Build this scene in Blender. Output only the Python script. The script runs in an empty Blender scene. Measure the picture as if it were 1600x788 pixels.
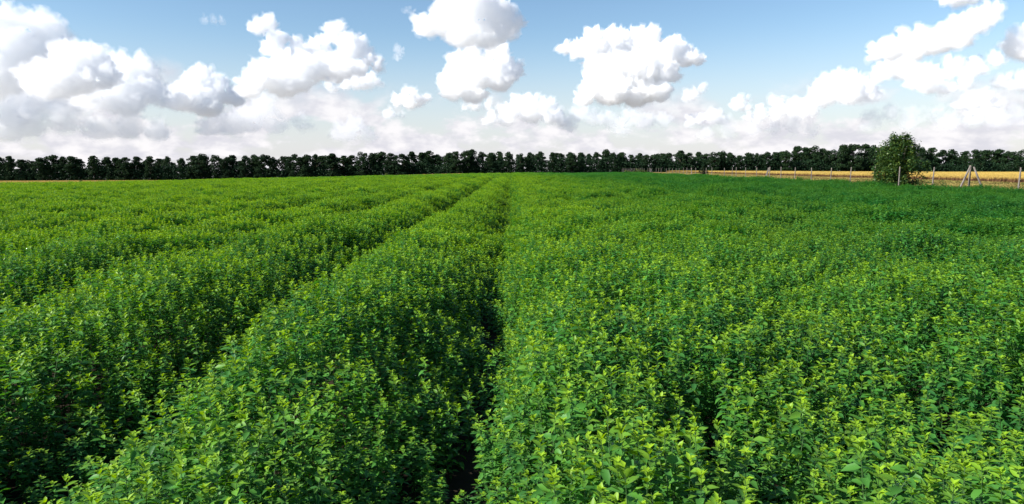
import bpy, math, random
import numpy as np
from mathutils import Vector, Matrix, Euler, Quaternion

random.seed(7)
rng = np.random.default_rng(7)
R = math.radians

# ------------------------------------------------------------------ camera, sky, sun, exposure
sc = bpy.context.scene
C = sc.collection
EYE = 1.77
F = 1067.0                     # focal length in pixels of the 1600 px wide photograph
PITCH = 6.93
ROLL = -0.38
cd = bpy.data.cameras.new('camera'); cam = bpy.data.objects.new('camera', cd); C.objects.link(cam)
cd.sensor_width = 36; cd.lens = 24.0; cd.clip_start = 0.05; cd.clip_end = 90000
rot = Matrix.Rotation(R(90 - PITCH), 3, 'X') @ Matrix.Rotation(R(ROLL), 3, 'Z')
cam.location = (0, 0, EYE); cam.rotation_euler = rot.to_euler()
sc.camera = cam

SUN_EL, SUN_AZ = 34.0, -107.0   # azimuth from +Y (view direction), negative = left
sd = Vector((math.sin(R(SUN_AZ)) * math.cos(R(SUN_EL)), math.cos(R(SUN_AZ)) * math.cos(R(SUN_EL)), math.sin(R(SUN_EL))))
ld = bpy.data.lights.new('sun', 'SUN'); sun = bpy.data.objects.new('sun', ld); C.objects.link(sun)
ld.energy = 5.0; ld.angle = R(0.53); ld.color = (1.0, 0.955, 0.88)
sun.rotation_euler = sd.to_track_quat('Z', 'Y').to_euler()
sun.location = (0, 0, 60)

sc.view_settings.view_transform = 'Standard'
sc.view_settings.look = 'None'
sc.view_settings.exposure = 0.85
sc.view_settings.gamma = 1.0
sc.cycles.max_bounces = 32
sc.cycles.diffuse_bounces = 1
sc.cycles.glossy_bounces = 2
sc.cycles.transmission_bounces = 4
sc.cycles.transparent_max_bounces = 8
sc.cycles.volume_bounces = 28
sc.cycles.use_denoising = True

w = bpy.data.worlds.new('World'); sc.world = w; w.use_nodes = True
nt = w.node_tree; N = nt.nodes; L = nt.links
bg = N['Background']; bg.inputs['Strength'].default_value = 0.078
sky = N.new('ShaderNodeTexSky'); sky.sky_type = 'NISHITA'; sky.sun_disc = False
sky.sun_elevation = R(SUN_EL); sky.sun_rotation = R(SUN_AZ)
sky.altitude = 0; sky.air_density = 1.0; sky.dust_density = 0.3; sky.ozone_density = 1.1

def wn(kind, **kw):
    n = N.new(kind)
    for k, v in kw.items(): setattr(n, k, v)
    return n
def wmath(op, a, b=None, clamp=False):
    n = N.new('ShaderNodeMath'); n.operation = op; n.use_clamp = clamp
    for i, q in enumerate((a, b)):
        if q is None: continue
        if isinstance(q, (int, float)): n.inputs[i].default_value = q
        else: L.new(q, n.inputs[i])
    return n.outputs[0]
def wrange(v, a, b, c, d, t='SMOOTHSTEP'):
    n = N.new('ShaderNodeMapRange'); n.interpolation_type = t
    L.new(v, n.inputs[0])
    for i, q in enumerate((a, b, c, d)): n.inputs[i + 1].default_value = q
    return n.outputs[0]
tc = wn('ShaderNodeTexCoord')
nrm = wn('ShaderNodeVectorMath', operation='NORMALIZE'); L.new(tc.outputs['Generated'], nrm.inputs[0])
sep = wn('ShaderNodeSeparateXYZ'); L.new(nrm.outputs[0], sep.inputs[0])
z = wmath('MAXIMUM', sep.outputs[2], 0.0)
az_ = wmath('ARCTAN2', sep.outputs[0], sep.outputs[1])
com = wn('ShaderNodeCombineXYZ'); L.new(wmath('MULTIPLY', az_, 1.0), com.inputs[0]); L.new(wmath('MULTIPLY', wmath('POWER', z, 0.8), 1.25), com.inputs[1])
def wnoise(vec, scale, detail, rough, dist=0.0):
    n = wn('ShaderNodeTexNoise'); n.inputs['Scale'].default_value = scale; n.inputs['Detail'].default_value = detail
    n.inputs['Roughness'].default_value = rough; n.inputs['Distortion'].default_value = dist
    L.new(vec, n.inputs['Vector']); return n.outputs[0]
lay = wnoise(com.outputs[0], 9.0, 9, 0.56, 0.15)
lay2 = wnoise(com.outputs[0], 26.0, 8, 0.55, 0.1)
# low bank of far cloud: only near the horizon, ragged upper limit
leftw = wrange(az_, -0.75, 0.1, 0.035, 0.0)
el = wmath('SUBTRACT', wmath('ADD', z, wmath('MULTIPLY', wmath('SUBTRACT', lay, 0.5), -0.16)), leftw)
bank = wrange(el, 0.05, 0.115, 1.0, 0.0)
puff = wrange(wmath('ADD', lay, wmath('MULTIPLY', lay2, 0.25)), 0.55, 0.66, 0.0, 1.0)
m1 = wmath('MULTIPLY', puff, bank)
haze = wrange(z, -0.03, 0.20, 0.92, 0.0)
hsat = wn('ShaderNodeHueSaturation'); hsat.inputs['Saturation'].default_value = 1.15; hsat.inputs['Value'].default_value = 1.12; L.new(sky.outputs[0], hsat.inputs['Color'])
mixh = wn('ShaderNodeMix', data_type='RGBA'); L.new(haze, mixh.inputs['Factor'])
L.new(hsat.outputs[0], mixh.inputs['A']); mixh.inputs['B'].default_value = (5.3, 5.3, 5.85, 1)
mixc = wn('ShaderNodeMix', data_type='RGBA'); L.new(wmath('MULTIPLY', m1, 0.9), mixc.inputs['Factor'])
shade = wn('ShaderNodeMix', data_type='RGBA'); L.new(wrange(lay2, 0.35, 0.65, 0.0, 1.0), shade.inputs['Factor'])
shade.inputs['A'].default_value = (5.3, 5.25, 5.8, 1); shade.inputs['B'].default_value = (7.3, 7.1, 7.25, 1)
L.new(mixh.outputs['Result'], mixc.inputs['A']); L.new(shade.outputs['Result'], mixc.inputs['B'])
L.new(mixc.outputs['Result'], bg.inputs['Color'])

# ------------------------------------------------------------------ helpers
def tag(o, label=None, cat=None, group=None, kind=None):
    if label: o['label'] = label
    if cat: o['category'] = cat
    if group: o['group'] = group
    if kind: o['kind'] = kind
    return o

def mesh_obj(name, verts, faces, mats, parent=None, midx=None, attrs=None, smooth=False, link=True):
    """verts (n,3) array, faces list of index arrays [(m,3) or (m,4)]"""
    me = bpy.data.meshes.new(name)
    verts = np.asarray(verts, dtype=np.float32)
    if isinstance(faces, np.ndarray): faces = [faces]
    faces = [np.asarray(f, dtype=np.int32) for f in faces if len(f)]
    me.vertices.add(len(verts)); me.vertices.foreach_set('co', verts.ravel())
    if faces:
        li = np.concatenate([f.ravel() for f in faces])
        tot = np.concatenate([np.full(len(f), f.shape[1], dtype=np.int32) for f in faces])
        st = np.concatenate([[0], np.cumsum(tot)[:-1]]).astype(np.int32)
        me.loops.add(len(li)); me.loops.foreach_set('vertex_index', li)
        me.polygons.add(len(tot)); me.polygons.foreach_set('loop_start', st)
        if midx is not None: me.polygons.foreach_set('material_index', np.asarray(midx, dtype=np.int32))
        if smooth: me.polygons.foreach_set('use_smooth', np.ones(len(tot), dtype=bool))
    if attrs:
        for k, v in attrs.items():
            v = np.asarray(v, dtype=np.float32)
            a = me.attributes.new(k, 'FLOAT' if v.ndim == 1 else 'FLOAT_VECTOR', 'POINT')
            a.data.foreach_set('value' if v.ndim == 1 else 'vector', v.ravel())
    me.update(calc_edges=True)
    for m in (mats if isinstance(mats, (list, tuple)) else [mats]): me.materials.append(m)
    o = bpy.data.objects.new(name, me)
    if link: C.objects.link(o)
    if parent: o.parent = parent
    return o

def empty(name, loc, rz=0.0):
    o = bpy.data.objects.new(name, None); C.objects.link(o)
    o.location = loc; o.rotation_euler = (0, 0, rz); o.empty_display_size = 0.2
    return o

def hash2(ix, iy, seed):
    h = (ix.astype(np.int64) * 374761393 + iy.astype(np.int64) * 668265263 + seed * 2147483647) & 0xFFFFFFFF
    h = ((h ^ (h >> 13)) * 1274126177) & 0xFFFFFFFF
    h = h ^ (h >> 16)
    return (h & 0xFFFF) / 65535.0
def noise2(x, y, seed=0):
    x = np.asarray(x, float); y = np.asarray(y, float)
    ix = np.floor(x); iy = np.floor(y); fx = x - ix; fy = y - iy
    fx = fx * fx * (3 - 2 * fx); fy = fy * fy * (3 - 2 * fy)
    a = hash2(ix, iy, seed); b = hash2(ix + 1, iy, seed); c = hash2(ix, iy + 1, seed); d = hash2(ix + 1, iy + 1, seed)
    return (a + (b - a) * fx) * (1 - fy) + (c + (d - c) * fx) * fy
def hash3(ix, iy, iz, seed):
    h = (ix.astype(np.int64) * 374761393 + iy.astype(np.int64) * 668265263 + iz.astype(np.int64) * 2246822519 + seed * 974634777) & 0xFFFFFFFF
    h = ((h ^ (h >> 13)) * 1274126177) & 0xFFFFFFFF
    h = h ^ (h >> 16)
    return (h & 0xFFFF) / 65535.0
def noise3(p, seed=0):
    i = np.floor(p); f = p - i; f = f * f * (3 - 2 * f)
    r = 0
    for dx in (0, 1):
        for dy in (0, 1):
            for dz in (0, 1):
                wgt = (f[:, 0] if dx else 1 - f[:, 0]) * (f[:, 1] if dy else 1 - f[:, 1]) * (f[:, 2] if dz else 1 - f[:, 2])
                r = r + wgt * hash3(i[:, 0] + dx, i[:, 1] + dy, i[:, 2] + dz, seed)
    return r

# terrain: level round the camera, falling away gently to both sides further out
_fx = np.array([-900, -300, -217, -104, -75, -40, -12, 0, 60, 100, 130, 190, 300, 900.])
_fh = np.array([-1.9, -1.85, -1.8, -2.15, -1.5, -.5, 0.0, 0.0, 0.0, -.35, -.80, -1.8, -2.4, -2.5])
_gx = np.linspace(-900, 900, 1801); _gh = np.interp(_gx, _fx, _fh)
_k = np.exp(-0.5 * (np.arange(-20, 21) / 7.0) ** 2); _k /= _k.sum()
_gh = np.convolve(np.pad(_gh, 20, mode='edge'), _k, mode='valid')
def ground_h(x, y):
    x = np.asarray(x, float); y = np.asarray(y, float)
    t = np.clip((y - 20) / 210.0, 0, 1); t = t * t * (3 - 2 * t)
    t2 = np.clip((y - 15) / 70.0, 0, 1); t2 = np.where(x > 30, t2 * t2 * (3 - 2 * t2), t)
    return np.interp(x, _gx, _gh) * np.maximum(t, 0 * t2)
def gh(x, y): return float(ground_h(x, y))

def ray(px_, py_):
    v = Vector(((px_ - 800) / F, -(py_ - 394) / F, -1)); v = rot @ v
    return v
def at_depth(px_, Y):        # ground point seen at column px_ at depth Y
    hy = 265.0 - (px_ - 800) * math.tan(R(-ROLL))
    v = ray(px_, hy)
    return v.x / v.y * Y

# ------------------------------------------------------------------ materials
def newmat(name):
    m = bpy.data.materials.new(name); m.use_nodes = True
    t = m.node_tree; t.nodes.clear()
    out = t.nodes.new('ShaderNodeOutputMaterial')
    return m, t, out
def mixrgb(t, fac, a, b):
    n = t.nodes.new('ShaderNodeMix'); n.data_type = 'RGBA'
    for key, q in (('Factor', fac), ('A', a), ('B', b)):
        if isinstance(q, (int, float)): n.inputs[key].default_value = q
        elif isinstance(q, tuple): n.inputs[key].default_value = q + (1,)
        else: t.links.new(q, n.inputs[key])
    return n.outputs['Result']
def attr(t, name):
    n = t.nodes.new('ShaderNodeAttribute'); n.attribute_name = name; return n.outputs['Fac']
def inst_attr(t, name):
    n = t.nodes.new('ShaderNodeAttribute'); n.attribute_type = 'INSTANCER'; n.attribute_name = name; return n.outputs['Fac']
def mth(t, op, a, b=None, clamp=False):
    n = t.nodes.new('ShaderNodeMath'); n.operation = op; n.use_clamp = clamp
    for i, q in enumerate((a, b)):
        if q is None: continue
        if isinstance(q, (int, float)): n.inputs[i].default_value = q
        else: t.links.new(q, n.inputs[i])
    return n.outputs[0]
def nz(t, scale, detail=3, rough=0.5, coord='Object'):
    c = t.nodes.new('ShaderNodeTexCoord'); n = t.nodes.new('ShaderNodeTexNoise')
    n.inputs['Scale'].default_value = scale; n.inputs['Detail'].default_value = detail; n.inputs['Roughness'].default_value = rough
    if coord == 'World':
        g = t.nodes.new('ShaderNodeNewGeometry'); t.links.new(g.outputs['Position'], n.inputs['Vector'])
    else: t.links.new(c.outputs[coord], n.inputs['Vector'])
    return n.outputs['Fac']
def rng_(t, v, a, b, c=0.0, d=1.0):
    n = t.nodes.new('ShaderNodeMapRange'); t.links.new(v, n.inputs[0])
    for i, q in enumerate((a, b, c, d)): n.inputs[i + 1].default_value = q
    return n.outputs[0]

def leaf_material(name, young, old, tip, rough=0.42, trans=0.35, tipamt=1.0, spec=0.5, field=False):
    """attributes on the mesh: 'age' 0 mature .. 1 shoot tip, 'var' random per leaf"""
    m, t, out = newmat(name)
    oi = t.nodes.new('ShaderNodeObjectInfo')
    rnd = mth(t, 'ADD', mth(t, 'MULTIPLY', oi.outputs['Random'], 0.5), mth(t, 'MULTIPLY', attr(t, 'var'), 0.5))
    base = mixrgb(t, rnd, old, young)
    age = attr(t, 'age')
    if field:     # drifts of stronger and weaker growth; darker green, fewer bright tips to the right
        g = nz(t, 0.16, 3, 0.6, 'World')
        gp = t.nodes.new('ShaderNodeNewGeometry'); sx = t.nodes.new('ShaderNodeSeparateXYZ'); t.links.new(gp.outputs['Position'], sx.inputs[0])
        right = rng_(t, sx.outputs[0], 0.5, 10.0, 1.0, 0.16)
        age = mth(t, 'MULTIPLY', age, mth(t, 'MULTIPLY', right, rng_(t, g, 0.3, 0.65, 0.55, 1.0)))
        base = mixrgb(t, rng_(t, right, 0.2, 1.0, 0.75, 0.0), base, (0.018, 0.150, 0.030))
        base = mixrgb(t, rng_(t, nz(t, 0.45, 4, 0.6, 'World'), 0.45, 0.70, 0.0, 0.45), base, (0.13, 0.30, 0.035))
        base = mixrgb(t, rng_(t, nz(t, 0.27, 3, 0.6, 'World'), 0.50, 0.72, 0.0, 0.5), base, (0.016, 0.10, 0.032))
    col = mixrgb(t, mth(t, 'MULTIPLY', mth(t, 'MULTIPLY', age, tipamt), rng_(t, rnd, 0.1, 0.8, 0.65, 1.0), True), base, tip)
    p = t.nodes.new('ShaderNodeBsdfPrincipled'); t.links.new(col, p.inputs['Base Color'])
    p.inputs['Roughness'].default_value = rough; p.inputs['Specular IOR Level'].default_value = spec
    tr = t.nodes.new('ShaderNodeBsdfTranslucent')
    hs = t.nodes.new('ShaderNodeHueSaturation'); hs.inputs['Value'].default_value = 1.3; hs.inputs['Saturation'].default_value = 1.15; hs.inputs['Hue'].default_value = 0.485
    t.links.new(col, hs.inputs['Color']); t.links.new(hs.outputs[0], tr.inputs['Color'])
    mx = t.nodes.new('ShaderNodeMixShader'); mx.inputs[0].default_value = trans
    t.links.new(p.outputs[0], mx.inputs[1]); t.links.new(tr.outputs[0], mx.inputs[2]); t.links.new(mx.outputs[0], out.inputs['Surface'])
    return m

M_leaf = leaf_material('crop leaf', (0.092, 0.310, 0.036), (0.017, 0.100, 0.030), (0.35, 0.54, 0.014), rough=0.5, spec=0.3, field=True)
M_stem, t, out = newmat('crop stem')
p = t.nodes.new('ShaderNodeBsdfPrincipled'); t.links.new(mixrgb(t, nz(t, 18), (0.03, 0.09, 0.02), (0.06, 0.12, 0.03)), p.inputs['Base Color']); p.inputs['Roughness'].default_value = 0.6
t.links.new(p.outputs[0], out.inputs['Surface'])
M_tree = leaf_material('windbreak foliage', (0.020, 0.046, 0.018), (0.009, 0.026, 0.014), (0.06, 0.10, 0.025), rough=0.6, trans=0.12, tipamt=0.9, spec=0.08)  # lighter tip colour paints sunlit flecks onto random crown leaves
M_bush = leaf_material('bush foliage', (0.055, 0.125, 0.026), (0.018, 0.055, 0.016), (0.20, 0.26, 0.035), rough=0.45, trans=0.28)
M_weed = leaf_material('weed foliage', (0.09, 0.15, 0.03), (0.04, 0.08, 0.02), (0.30, 0.26, 0.05), rough=0.6, trans=0.25)

def simple(name, a, b, scale, rough=0.85, detail=4, bump=0.0, coord='Object', trans=0.0):
    m, t, out = newmat(name)
    f = rng_(t, nz(t, scale, detail, 0.6, coord), 0.3, 0.7)
    col = mixrgb(t, f, a, b)
    p = t.nodes.new('ShaderNodeBsdfPrincipled'); t.links.new(col, p.inputs['Base Color'])
    p.inputs['Roughness'].default_value = rough; p.inputs['Specular IOR Level'].default_value = 0.2
    if bump:
        b_ = t.nodes.new('ShaderNodeBump'); b_.inputs['Strength'].default_value = bump; b_.inputs['Distance'].default_value = 0.02
        t.links.new(nz(t, scale * 6, 4, 0.6, coord), b_.inputs['Height']); t.links.new(b_.outputs[0], p.inputs['Normal'])
    t.links.new(p.outputs[0], out.inputs['Surface'])
    return m
M_bark = simple('bark', (0.05, 0.038, 0.028), (0.10, 0.08, 0.06), 3, bump=0.5)
M_soil = simple('soil', (0.018, 0.013, 0.009), (0.036, 0.027, 0.018), 1.2, bump=0.8, coord='World')
def ground_material():
    # bare soil under the crops, unseen farmland beyond the windbreak made pale to bounce light under the clouds
    m, t, out = newmat('ground')
    gp = t.nodes.new('ShaderNodeNewGeometry'); ln = t.nodes.new('ShaderNodeVectorMath'); ln.operation = 'LENGTH'; t.links.new(gp.outputs['Position'], ln.inputs[0])
    soil = mixrgb(t, rng_(t, nz(t, 1.2, 4, .6, 'World'), .3, .7), (0.018, 0.013, 0.009), (0.036, 0.027, 0.018))
    land = mixrgb(t, rng_(t, nz(t, .0022, 2, .4, 'World'), .42, .58), (0.30, 0.275, 0.25), (0.19, 0.195, 0.165))
    land = mixrgb(t, rng_(t, nz(t, .004, 1, .3, 'World'), .5, .56), land, (0.35, 0.325, 0.315))
    p = t.nodes.new('ShaderNodeBsdfPrincipled'); t.links.new(mixrgb(t, rng_(t, ln.outputs['Value'], 300, 420), soil, land), p.inputs['Base Color'])
    p.inputs['Roughness'].default_value = .9; p.inputs['Specular IOR Level'].default_value = .1
    t.links.new(p.outputs[0], out.inputs['Surface']); return m
M_ground = ground_material()
M_post = simple('weathered concrete', (0.11, 0.095, 0.085), (0.235, 0.205, 0.18), 4, bump=0.4)
M_post_d = simple('weathered wood', (0.13, 0.11, 0.09), (0.24, 0.20, 0.165), 5, bump=0.5)

def straw_material(name, a, b, c):
    m, t, out = newmat(name)
    oi = t.nodes.new('ShaderNodeObjectInfo')
    f = rng_(t, nz(t, 0.05, 4, 0.6, 'World'), 0.35, 0.65)
    col = mixrgb(t, mth(t, 'ADD', mth(t, 'MULTIPLY', f, 0.6), mth(t, 'MULTIPLY', oi.outputs['Random'], 0.4)), a, b)
    col = mixrgb(t, mth(t, 'SUBTRACT', 1.0, attr(t, 'age')), col, c)
    p = t.nodes.new('ShaderNodeBsdfPrincipled'); t.links.new(col, p.inputs['Base Color']); p.inputs['Roughness'].default_value = 0.7
    p.inputs['Specular IOR Level'].default_value = 0.2
    tr = t.nodes.new('ShaderNodeBsdfTranslucent'); t.links.new(col, tr.inputs['Color'])
    mx = t.nodes.new('ShaderNodeMixShader'); mx.inputs[0].default_value = 0.3
    t.links.new(p.outputs[0], mx.inputs[1]); t.links.new(tr.outputs[0], mx.inputs[2]); t.links.new(mx.outputs[0], out.inputs['Surface'])
    return m
M_wheat = straw_material('ripe wheat', (0.62, 0.43, 0.10), (0.76, 0.54, 0.13), (0.19, 0.10, 0.05))
M_verge = straw_material('dry verge grass', (0.36, 0.31, 0.08), (0.54, 0.38, 0.12), (0.11, 0.11, 0.035))

# ------------------------------------------------------------------ ground, one sheet to the horizon
xs = np.concatenate([[-40000, -9000, -4000, -2000], np.arange(-900, -120, 30), np.arange(-120, 120, 4.0), np.arange(120, 901, 30), [2000, 4000, 9000, 40000]])
ys = np.concatenate([[-30000, -6000, -2000, -600, -200], np.arange(-60, 300, 5.0), np.arange(300, 901, 50), [2000, 5000, 12000, 40000]])
X, Y = np.meshgrid(xs, ys); Z = ground_h(np.clip(X, -900, 900), Y)
nx, ny = len(xs), len(ys)
idx = np.arange(nx * ny).reshape(ny, nx)
q = np.stack([idx[:-1, :-1], idx[:-1, 1:], idx[1:, 1:], idx[1:, :-1]], -1).reshape(-1, 4)
g = mesh_obj('ground', np.stack([X.ravel(), Y.ravel(), Z.ravel()], 1), q, M_ground, smooth=True)
tag(g, 'dark bare soil under the crops, showing in the furrows', 'ground', kind='structure')

# ------------------------------------------------------------------ leaf-building kit (arrays)
class Leaves:
    """collects leaves / quads as numpy arrays, then becomes one mesh"""
    def __init__(s): s.v = []; s.q = []; s.t = []; s.n = 0; s.age = []; s.var = []; s.qm = []; s.tm = []
    def add(s, v, quads, tris, age, var, mi=0):
        v = np.asarray(v, float)
        s.v.append(v)
        if len(quads): s.q.append(np.asarray(quads) + s.n); s.qm += [mi] * len(quads)
        if len(tris): s.t.append(np.asarray(tris) + s.n); s.tm += [mi] * len(tris)
        s.n += len(v); s.age.append(np.full(len(v), age) if np.isscalar(age) else age); s.var.append(np.full(len(v), var))
    def build(s, name, mats, parent=None, link=True, smooth=False):
        fs = []; mi = []
        if s.q: fs.append(np.concatenate(s.q)); mi += s.qm
        if s.t: fs.append(np.concatenate(s.t)); mi += s.tm
        return mesh_obj(name, np.concatenate(s.v), fs, mats, parent, midx=mi, attrs={'age': np.concatenate(s.age), 'var': np.concatenate(s.var)}, link=link, smooth=smooth)

def frame(d, up=(0, 0, 1)):
    d = np.asarray(d, float); d = d / (np.linalg.norm(d) + 1e-9)
    side = np.cross(d, up); n = np.linalg.norm(side)
    side = np.array([1., 0, 0]) if n < 1e-5 else side / n
    nn = np.cross(side, d)
    return d, side, nn
def leaf(LV, base, az, pitch, ln, wd, age, rs, detail=True, fold=0.25, droop=0.35, roll=0.0, mi=0):
    d = np.array([math.cos(az) * math.cos(pitch), math.sin(az) * math.cos(pitch), math.sin(pitch)])
    d, s_, n_ = frame(d)
    if roll:
        c_, q_ = math.cos(roll), math.sin(roll); s_, n_ = s_ * c_ + n_ * q_, n_ * c_ - s_ * q_
    base = np.asarray(base, float)
    if detail:
        pts = [base]
        for tt, ww in ((0.3, 0.46), (0.65, 0.40)):
            c = base + d * ln * tt - n_ * droop * ln * tt * tt
            pts += [c - s_ * wd * ww + n_ * fold * wd * ww, c - n_ * 0.02 * ln, c + s_ * wd * ww + n_ * fold * wd * ww]
        pts.append(base + d * ln - n_ * droop * ln * 1.0)
        LV.add(pts, [(1, 4, 5, 2), (2, 5, 6, 3)], [(0, 1, 2), (0, 2, 3), (4, 7, 5), (5, 7, 6)], age, rs.random(), mi)
    else:
        c = base + d * ln * 0.45 - n_ * droop * ln * 0.2
        LV.add([base, c - s_ * wd * 0.48 + n_ * fold * wd * 0.5, base + d * ln - n_ * droop * ln, c + s_ * wd * 0.48 + n_ * fold * wd * 0.5],
               [], [(0, 1, 2), (0, 2, 3)], age, rs.random(), mi)
def stick(LV, a, b, r0, r1, mi=1, n=4, age=0.0):
    a = np.asarray(a, float); b = np.asarray(b, float); d, s_, n_ = frame(b - a, (0.3, 1, 0.1))
    vs = []
    for c, r in ((a, r0), (b, r1)):
        for k in range(n):
            an = 2 * math.pi * k / n; vs.append(c + (s_ * math.cos(an) + n_ * math.sin(an)) * r)
    LV.add(vs, [(k, (k + 1) % n, n + (k + 1) % n, n + k) for k in range(n)], [], age, 0.5, mi)

def shoot(LV, SV, base, top, rs, detail=True, big=1.0, bottom=0.12, TV=None):
    """one stem with opposite leaf pairs from base to top; big leaves low, small bright upright ones at the tip"""
    base = np.asarray(base, float); top = np.asarray(top, float); H = np.linalg.norm(top - base)
    bend = np.array([rs.normal(0, .02), rs.normal(0, .02), 0])
    def pt(t_): return base + (top - base) * t_ + bend * math.sin(t_ * 3.14)
    if SV is not None:
        for i in range(3): stick(SV, pt(i / 3), pt((i + 1) / 3), .0035 - .0008 * i, .0027 - .0008 * i, mi=1 if SV is LV else 0, n=3)
    az = rs.random() * 6.28; z_ = H * bottom; step = 0.050
    tgt = LV
    while z_ < H - 0.004:
        f = (H - z_)                                        # distance from the tip
        az += 1.57 + rs.normal(0, .25)
        s = min(.90, 0.40 + f / 0.12) * big * (1.0 if f < .3 else max(.55, 1 - (f - .3) * 1.6))
        age = max(0.0, 1.0 - f / 0.070)
        pit = (0.92 - min(1.0, f / 0.07) * 0.74) + rs.normal(0, .16)
        for k in (0, 1):
            ln = 0.061 * s * (0.8 + rs.random() * 0.4)
            wd = ln * (0.45 + rs.random() * .12)
            leaf(TV if (TV is not None and f < 0.035) else LV, pt(z_ / H), az + k * 3.14 + rs.normal(0, .2), pit + rs.normal(0, .12), ln, wd, age, rs,
                 detail, fold=0.35, droop=0.12 + min(.45, f * 2.2), roll=rs.normal(0, .3))
            if 0.04 < f < 0.28 and rs.random() < 0.8:        # small axillary leaves
                a2 = az + k * 3.14 + rs.normal(0, .7)
                b0 = pt(z_ / H) + np.array([math.cos(a2), math.sin(a2), .6]) * .012
                leaf(LV, b0, a2, 0.5 + rs.normal(0, .3), 0.032 * big, 0.015 * big, age * .5 + .25, rs, False)
        step = 0.010 + 0.027 * min(1, f / .14)
        z_ += step
    for k in range(4):                                       # tip rosette
        a2 = rs.random() * 6.28
        leaf(TV if TV is not None else LV, pt(1.0), a2, 0.25 + rs.random() * .6, 0.024 * big, 0.013 * big, 1.0, rs, False)

# ------------------------------------------------------------------ crop canopy shape
FUR = [(-0.13, 1.0, .12), (0.98, .30, .13), (2.45, .42, .20), (4.9, .30, .25), (7.3, .30, .3), (9.7, .22, .3), (12.2, .22, .3), (14.6, .2, .3), (17.0, .2, .3), (19.4, .2, .3), (21.9, .2, .3)]
FUR += [(0.20 - 2.40 * k, 1.0 if k < 4 else .9, .24) for k in range(1, 44)]
_cx = np.linspace(-106, 40, 14601)
_gap = np.zeros_like(_cx)
for fx_, st_, w_ in FUR: _gap = np.maximum(_gap, st_ * np.exp(-((_cx - fx_) / w_) ** 2))
_wide = np.zeros_like(_cx)
for fx_, st_, w_ in FUR: _wide = np.maximum(_wide, st_ * np.where(_cx < fx_, np.exp(-((_cx - fx_) / .70) ** 2), np.exp(-((_cx - fx_) / .36) ** 2)))
def furrow(x, y):
    xw = x + 0.34 * (noise2(y * 0.33, x * 0 + 3.3, 5) - .5) + 0.10 * (noise2(y * 1.3, x * 0.4, 6) - .5)
    xw = xw - .28 * np.exp(-np.maximum(y, 0) / 5.0) * np.clip(-x - .8, 0, 1)
    xw = xw + .13 * np.exp(-np.maximum(y - 2, 0) / 3.5) * (np.abs(x + .2) < .8)
    g = np.interp(xw, _cx, _gap); wd = np.interp(xw, _cx, _wide)
    patch = np.clip(np.where(x < -.9, .80, .48) + 0.7 * noise2(x * .5 + 7, y * .22, 8), 0, 1)
    g = g * np.where((np.abs(x + .3) < .7) & (y < 3.2), .25, 1.0)
    return g * patch, wd * patch
def canopy(x, y):
    g, wd = furrow(x, y)
    n = 0.22 * (noise2(x * .55, y * .45, 1) - .5) + 0.26 * (noise2(x * 1.3, y * 1.1, 2) - .5) + 0.10 * (noise2(x * 3.4, y * 3.1, 3) - .5) + 0.12 * (noise2(x * 6.7, y * 6.1, 4) - .5)
    amp = np.where(x < 0.3, .66, 1.15)
    far = 1.0
    farb = np.clip((y - 20) / 60, 0, 1) * .22 * (noise2(x * .16, y * .10, 11) - .5)
    return 0.78 - .26 * np.clip((-x - 50) / 40, 0, 1) - .10 * np.clip((x - 9) / 6, 0, 1) + n * amp + farb - 0.56 * wd * np.where(x < .3, 1 + .40 * np.clip((y - 10) / 25, 0, 1), .75) - 0.04 * g

# ------------------------------------------------------------------ the 300 nearest plants, each its own thing
def make_plant(seed):
    rs = np.random.default_rng(seed)
    LV, SV = Leaves(), Leaves(); TVs = []
    H = 0.66
    k = 3
    a0 = rs.random() * 6.28
    for i in range(k):
        a = a0 + i * 6.28 / k + rs.normal(0, .3); r = 0.055 + rs.random() * .03
        hh = H * (1.0 - (0, .07, .13)[i] * (0.5 + rs.random()))
        TV = Leaves(); TVs.append(TV)
        shoot(LV, SV, (math.cos(a) * .012, math.sin(a) * .012, 0), (math.cos(a) * r, math.sin(a) * r, hh), rs, True, 1.0, 0.22, TV)
    root = empty('crop_plant', (0, 0, 0))
    SV.build('stem', [M_stem], root)
    LV.build('foliage', [M_leaf], root)
    for TV in TVs: TV.build('shoot_tip', [M_leaf], root)
    return root
protos = [make_plant(100 + i) for i in range(8)]
near_pts = []
sp = 0.150
yy = 2.12
while len(near_pts) < 300 and yy < 8:
    row = []
    xx = -0.775 * yy - 0.05
    while xx < 0.775 * yy + 0.05:
        jx, jy = rng.uniform(-.05, .05, 2)
        gq, _ = furrow(np.array([xx + jx]), np.array([yy + jy]))
        if rng.random() > gq[0] * .78: row.append((xx + jx, yy + jy))
        xx += sp
    near_pts += row; yy += sp
NEAR_Y1 = yy - sp * 0.5
near_pts = near_pts[:300]
LAST_X = near_pts[-1][0]
used = set()
for i, (x, y) in enumerate(near_pts):
    k = int(rng.integers(0, 8))
    if k not in used: used.add(k); o = protos[k]
    else:
        src = protos[k]; o = src.copy(); C.objects.link(o)
        for ch in src.children:
            c = ch.copy(); C.objects.link(c); c.parent = o
    c = float(canopy(np.array([x]), np.array([y]))[0])
    s = max(c, .26) / 0.66 * rng.uniform(.92, 1.08)
    o.location = (x, y, 0.0); o.rotation_euler = (rng.normal(0, .07), rng.normal(0, .07), rng.uniform(0, 6.28)); o.scale = (0.5 + s * .5, 0.5 + s * .5, s)
    bed = 'left of the central furrow' if x < -.12 else 'right of the central furrow'
    band = 'along the bottom edge' if y < 2.75 else ('just behind the bottom plants' if y < 3.2 else 'third band back')
    tag(o, 'leafy green plant %s, %s' % (bed, band), 'crop plant', 'nearest crop plants %s, %s' % (bed, band))

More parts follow.
